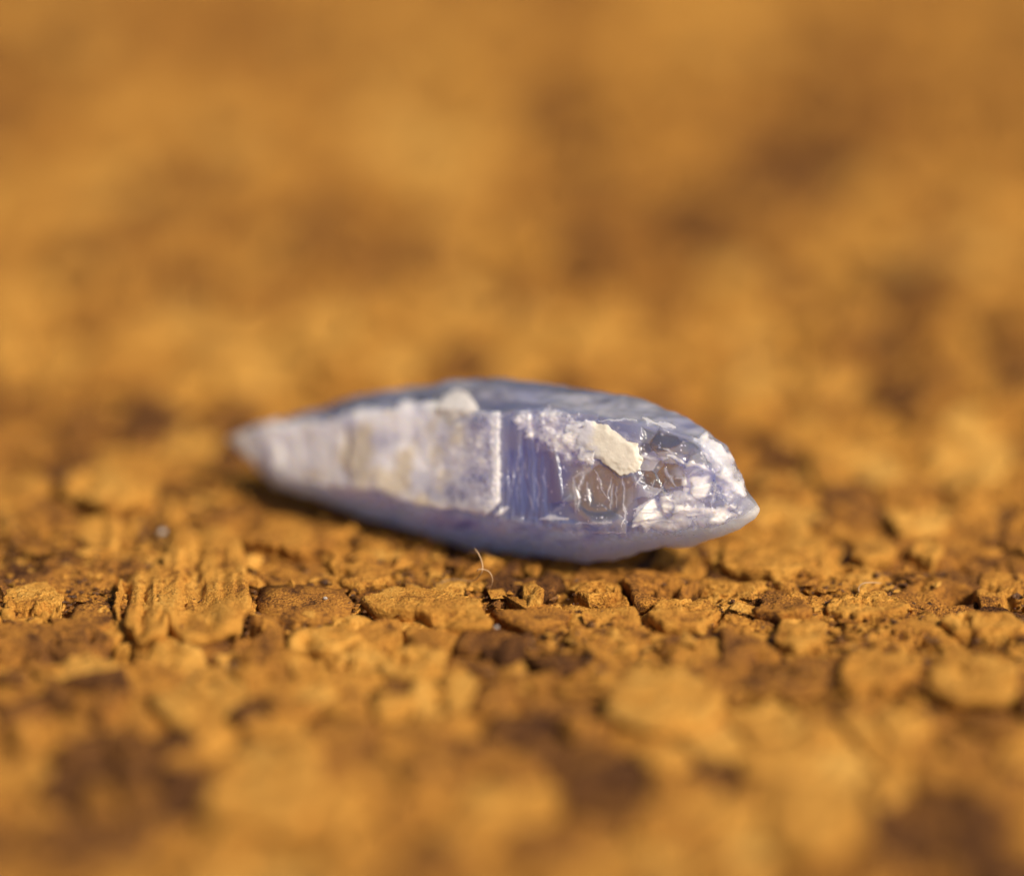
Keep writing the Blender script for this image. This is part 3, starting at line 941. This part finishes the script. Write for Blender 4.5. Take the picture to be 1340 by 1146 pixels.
def plate(name, pts, height, mat, seed, soft, wob, lumps, label=None, fade_x=(0, 1)):
    """A crust or grain grown on the crystal's skin: a closed cap following the surface."""
    m = poly_mask(pts, soft, wob, seed)
    rows = np.where(m.max(1) > 0.02)[0]; cols = np.where(m.max(0) > 0.02)[0]
    r0, r1, c0, c1 = rows[0], rows[-1] + 1, cols[0], cols[-1] + 1
    mm = m[r0:r1, c0:c1]
    h = height * sstep(0.1, 1.0, mm) * (1 + lumps * fbm(X[r0:r1, c0:c1] / 10, Y[r0:r1, c0:c1] / 10, 0, seed + 80, 4, .6)) - 6 * (1 - sstep(0, .15, mm))
    top = XW[r0:r1, c0:c1] + NRM[r0:r1, c0:c1] * (h * SC)[..., None]
    bot = XW[r0:r1, c0:c1] - NRM[r0:r1, c0:c1] * (14 * SC)
    a, b = mm.shape
    keep = (mm[:-1, :-1] > .01) | (mm[1:, 1:] > .01) | (mm[1:, :-1] > .01) | (mm[:-1, 1:] > .01)
    I = np.arange(a * b).reshape(a, b)
    Q = np.stack([I[:-1, :-1], I[:-1, 1:], I[1:, 1:], I[1:, :-1]], -1)[keep]
    if np.dot(np.cross(top[a//2+1, b//2] - top[a//2, b//2], top[a//2, b//2+1] - top[a//2, b//2]), NRM[r0, c0]) > 0:
        Q = Q[:, ::-1]
    Vp = np.concatenate([top.reshape(-1, 3), bot.reshape(-1, 3)]) - org
    # side walls along the border of the kept cells
    e = np.concatenate([Q[:, [0, 1]], Q[:, [1, 2]], Q[:, [2, 3]], Q[:, [3, 0]]])
    es = {tuple(x) for x in e.tolist()}
    border = [(p, q) for p, q in es if (q, p) not in es]
    off = a * b
    W = np.array([[q, p, p + off, q + off] for p, q in border])
    used = np.zeros(len(Vp), bool)
    allf = np.concatenate([Q, Q[:, ::-1] + off, W])
    used[allf.ravel()] = True
    remap = np.cumsum(used) - 1
    cf_ = sstep(fade_x[0], fade_x[1], X[r0:r1, c0:c1] + 9 * fbm(X[r0:r1, c0:c1] / 14, Y[r0:r1, c0:c1] / 14, 0, 231, 3))
    fade = np.concatenate([cf_.ravel(), cf_.ravel()])[used]
    o = mesh_obj(name, Vp[used], [remap[allf]], mat, crystal, {'core': fade})
    if label:
        o['label'] = label
    return o


def mineral_material(name, c0, c1, rough):
    m = N(name)
    geo = m.n('ShaderNodeNewGeometry')
    n1 = m.noise(geo.outputs['Position'], 30, 5, .6)
    n2 = m.noise(geo.outputs['Position'], 120, 3, .6)
    core = m.n('ShaderNodeMapRange', interpolation_type='SMOOTHSTEP')
    core.inputs[1].default_value = 0.25
    core.inputs[2].default_value = 0.95
    m.l(m.math('ADD', m.attr('core').outputs['Fac'], m.math('MULTIPLY', m.math('SUBTRACT', n1, .5), .8)), core.inputs[0])
    m.l(m.mix(core.outputs[0], (0.62, 0.60, 0.67), m.ramp(n1, [(.35, c0), (.65, c1)])), m.b.inputs['Base Color'])
    m.b.inputs['Roughness'].default_value = rough
    m.b.inputs['Subsurface Weight'].default_value = 0.4
    m.b.inputs['Subsurface Radius'].default_value = (1, .8, .6)
    m.b.inputs['Subsurface Scale'].default_value = 0.03
    bp = m.n('ShaderNodeBump')
    bp.inputs['Strength'].default_value = 0.18
    bp.inputs['Distance'].default_value = 0.006
    m.l(n2, bp.inputs['Height'])
    m.l(bp.outputs[0], m.b.inputs['Normal'])
    return m.m


MAT_CREAM = mineral_material('cream_mineral', (0.64, 0.58, 0.50), (0.74, 0.68, 0.60), .6)
MAT_KNOB = mineral_material('white_mineral', (0.60, 0.55, 0.54), (0.72, 0.67, 0.65), .6)
plate('mineral_patch', [(742, 562), (768, 554), (800, 564), (828, 584), (835, 598), (829, 613), (816, 618), (796, 607), (782, 597), (768, 586)],
      1.8, MAT_CREAM, 8, 8, 3.2, .12, 'cream coloured opaque mineral patch', (752, 796))
plate('frost_knob', [(574, 540), (575, 526), (583, 517), (597, 513), (610, 515), (618, 524), (620, 536), (612, 546), (590, 548)], 1.8, MAT_KNOB, 9, 10, 2.6, .15,
      'small white rounded knob on the upper edge')

# ------------------------------------------------------------------ loose fibres and grains
def fibre_material(name, c):
    m = N(name)
    geo = m.n('ShaderNodeNewGeometry')
    n = m.noise(geo.outputs['Position'], 20)
    m.l(m.ramp(n, [(.3, tuple(x * .8 for x in c)), (.7, c)]), m.b.inputs['Base Color'])
    m.b.inputs['Roughness'].default_value = .45
    return m.m


MAT_FIBRE = fibre_material('pale_fibre', (0.58, 0.38, 0.21))


def tube(name, pts, r0, r1, label, cat='fibre', group=None, mat=MAT_FIBRE):
    P = np.array(pts, float)
    # Catmull-Rom through the points
    Q = np.concatenate([[2 * P[0] - P[1]], P, [2 * P[-1] - P[-2]]])
    out = []
    for i in range(1, len(Q) - 2):
        for t in np.linspace(0, 1, 8, endpoint=False):
            a, b, c, d = Q[i - 1], Q[i], Q[i + 1], Q[i + 2]
            out.append(0.5 * (2 * b + (c - a) * t + (2 * a - 5 * b + 4 * c - d) * t * t + (3 * b - a - 3 * c + d) * t ** 3))
    out.append(P[-1])
    C = np.array(out)
    o0 = C[0].copy()
    C = C - o0
    n = len(C)
    tg = np.gradient(C, axis=0); tg /= np.linalg.norm(tg, axis=1, keepdims=True) + 1e-12
    ref = np.array([0.3, 0.2, 0.93])
    s = np.cross(tg, ref); s /= np.linalg.norm(s, axis=1, keepdims=True) + 1e-12
    u = np.cross(s, tg)
    rr = np.interp(np.linspace(0, 1, n), [0, .08, .85, 1], [r0 * .4, r0, r1, r1 * .3])
    th = np.linspace(0, 2 * math.pi, 8, endpoint=False)
    Vv = C[:, None] + rr[:, None, None] * (np.cos(th)[None, :, None] * s[:, None] + np.sin(th)[None, :, None] * u[:, None])
    I = np.arange(n * 8).reshape(n, 8); J = np.roll(I, -1, 1)
    F = np.stack([I[:-1], I[1:], J[1:], J[:-1]], -1).reshape(-1, 4)
    caps = np.array([[I[0, 0], I[0, k], I[0, k + 1]] for k in range(1, 7)] + [[I[-1, 0], I[-1, k + 1], I[-1, k]] for k in range(1, 7)])
    o = mesh_obj(name, Vv.reshape(-1, 3), [F, caps], mat)
    o.location = o0
    return tag(o, label, cat, None, group)


def pts_at(lst):
    return [at(px, py, d) for px, py, d in lst]


tube('curled_fibre', pts_at([(621, 717, .02), (627, 726, .01), (631, 737, .0), (631, 747, -.01), (626, 755, .02), (618, 760, .05), (606, 759, .07), (596, 758, .09), (582, 760, .10), (570, 767, .06)]),
     .0024, .0018, 'thin curled tan fibre rising from the cork under the crystal')
tube('looped_fibre', pts_at([(624, 748, .0), (626, 745, -.01), (633, 745, -.01), (640, 748, -.01), (644, 755, -.01), (644, 762, .0), (642, 769, .02)]),
     .0021, .0017, 'short hooked tan fibre just right of the longer curled fibre')
tube('straight_fibre', pts_at([(500, 771, .0), (515, 773, -.01), (530, 777, -.02), (537, 780, -.03), (550, 777, -.02), (566, 771, .0)]),
     .0021, .0018, 'thin pale fibre lying bent along the long cork flake')
tube('pale_thread', pts_at([(1124, 775, .0), (1124, 768, .0), (1130, 763, .0), (1142, 762, .02), (1154, 763, .04)]), .0024, .0020,
     'small pale hooked thread on the cork right of the crystal')


def grain_material():
    m = N('quartz_grain')
    geo = m.n('ShaderNodeNewGeometry')
    n = m.noise(geo.outputs['Position'], 60)
    m.l(m.ramp(n, [(.3, (.55, .48, .42)), (.7, (.75, .7, .66))]), m.b.inputs['Base Color'])
    m.b.inputs['Roughness'].default_value = .2
    m.b.inputs['Transmission Weight'].default_value = .25
    return m.m


MAT_GRAIN = grain_material()


def grain(name, px, py, z, s, seed, label):
    g = np.random.default_rng(seed)
    ph = (1 + 5 ** .5) / 2
    b = np.array([[-1, ph, 0], [1, ph, 0], [-1, -ph, 0], [1, -ph, 0], [0, -1, ph], [0, 1, ph], [0, -1, -ph], [0, 1, -ph], [ph, 0, -1], [ph, 0, 1], [-ph, 0, -1], [-ph, 0, 1]])
    f = np.array([[0, 11, 5], [0, 5, 1], [0, 1, 7], [0, 7, 10], [0, 10, 11], [1, 5, 9], [5, 11, 4], [11, 10, 2], [10, 7, 6], [7, 1, 8],
                  [3, 9, 4], [3, 4, 2], [3, 2, 6], [3, 6, 8], [3, 8, 9], [4, 9, 5], [2, 4, 11], [6, 2, 10], [8, 6, 7], [9, 8, 1]])
    V = b / 1.9 * s * g.uniform(.7, 1.2, (12, 1)) * np.array([1.2, .9, .8])
    o = mesh_obj(name, V, [f], MAT_GRAIN, None, None, False)
    x, y = ground(px, py)
    o.location = (x, y, z)
    return tag(o, label, 'grain', None, 'pale mineral grains on the cork')


grain('mineral_grain', 426, 789, .022, .009, 1, 'tiny white grain on brown cork left of the bent fibre')
grain('mineral_grain', 212, 705, .03, .016, 2, 'pale blurred grain in the dark joint beside the striped flake')
grain('mineral_grain', 650, 826, .02, .008, 4, 'tiny pale grain in the dark hollow below the long flake')
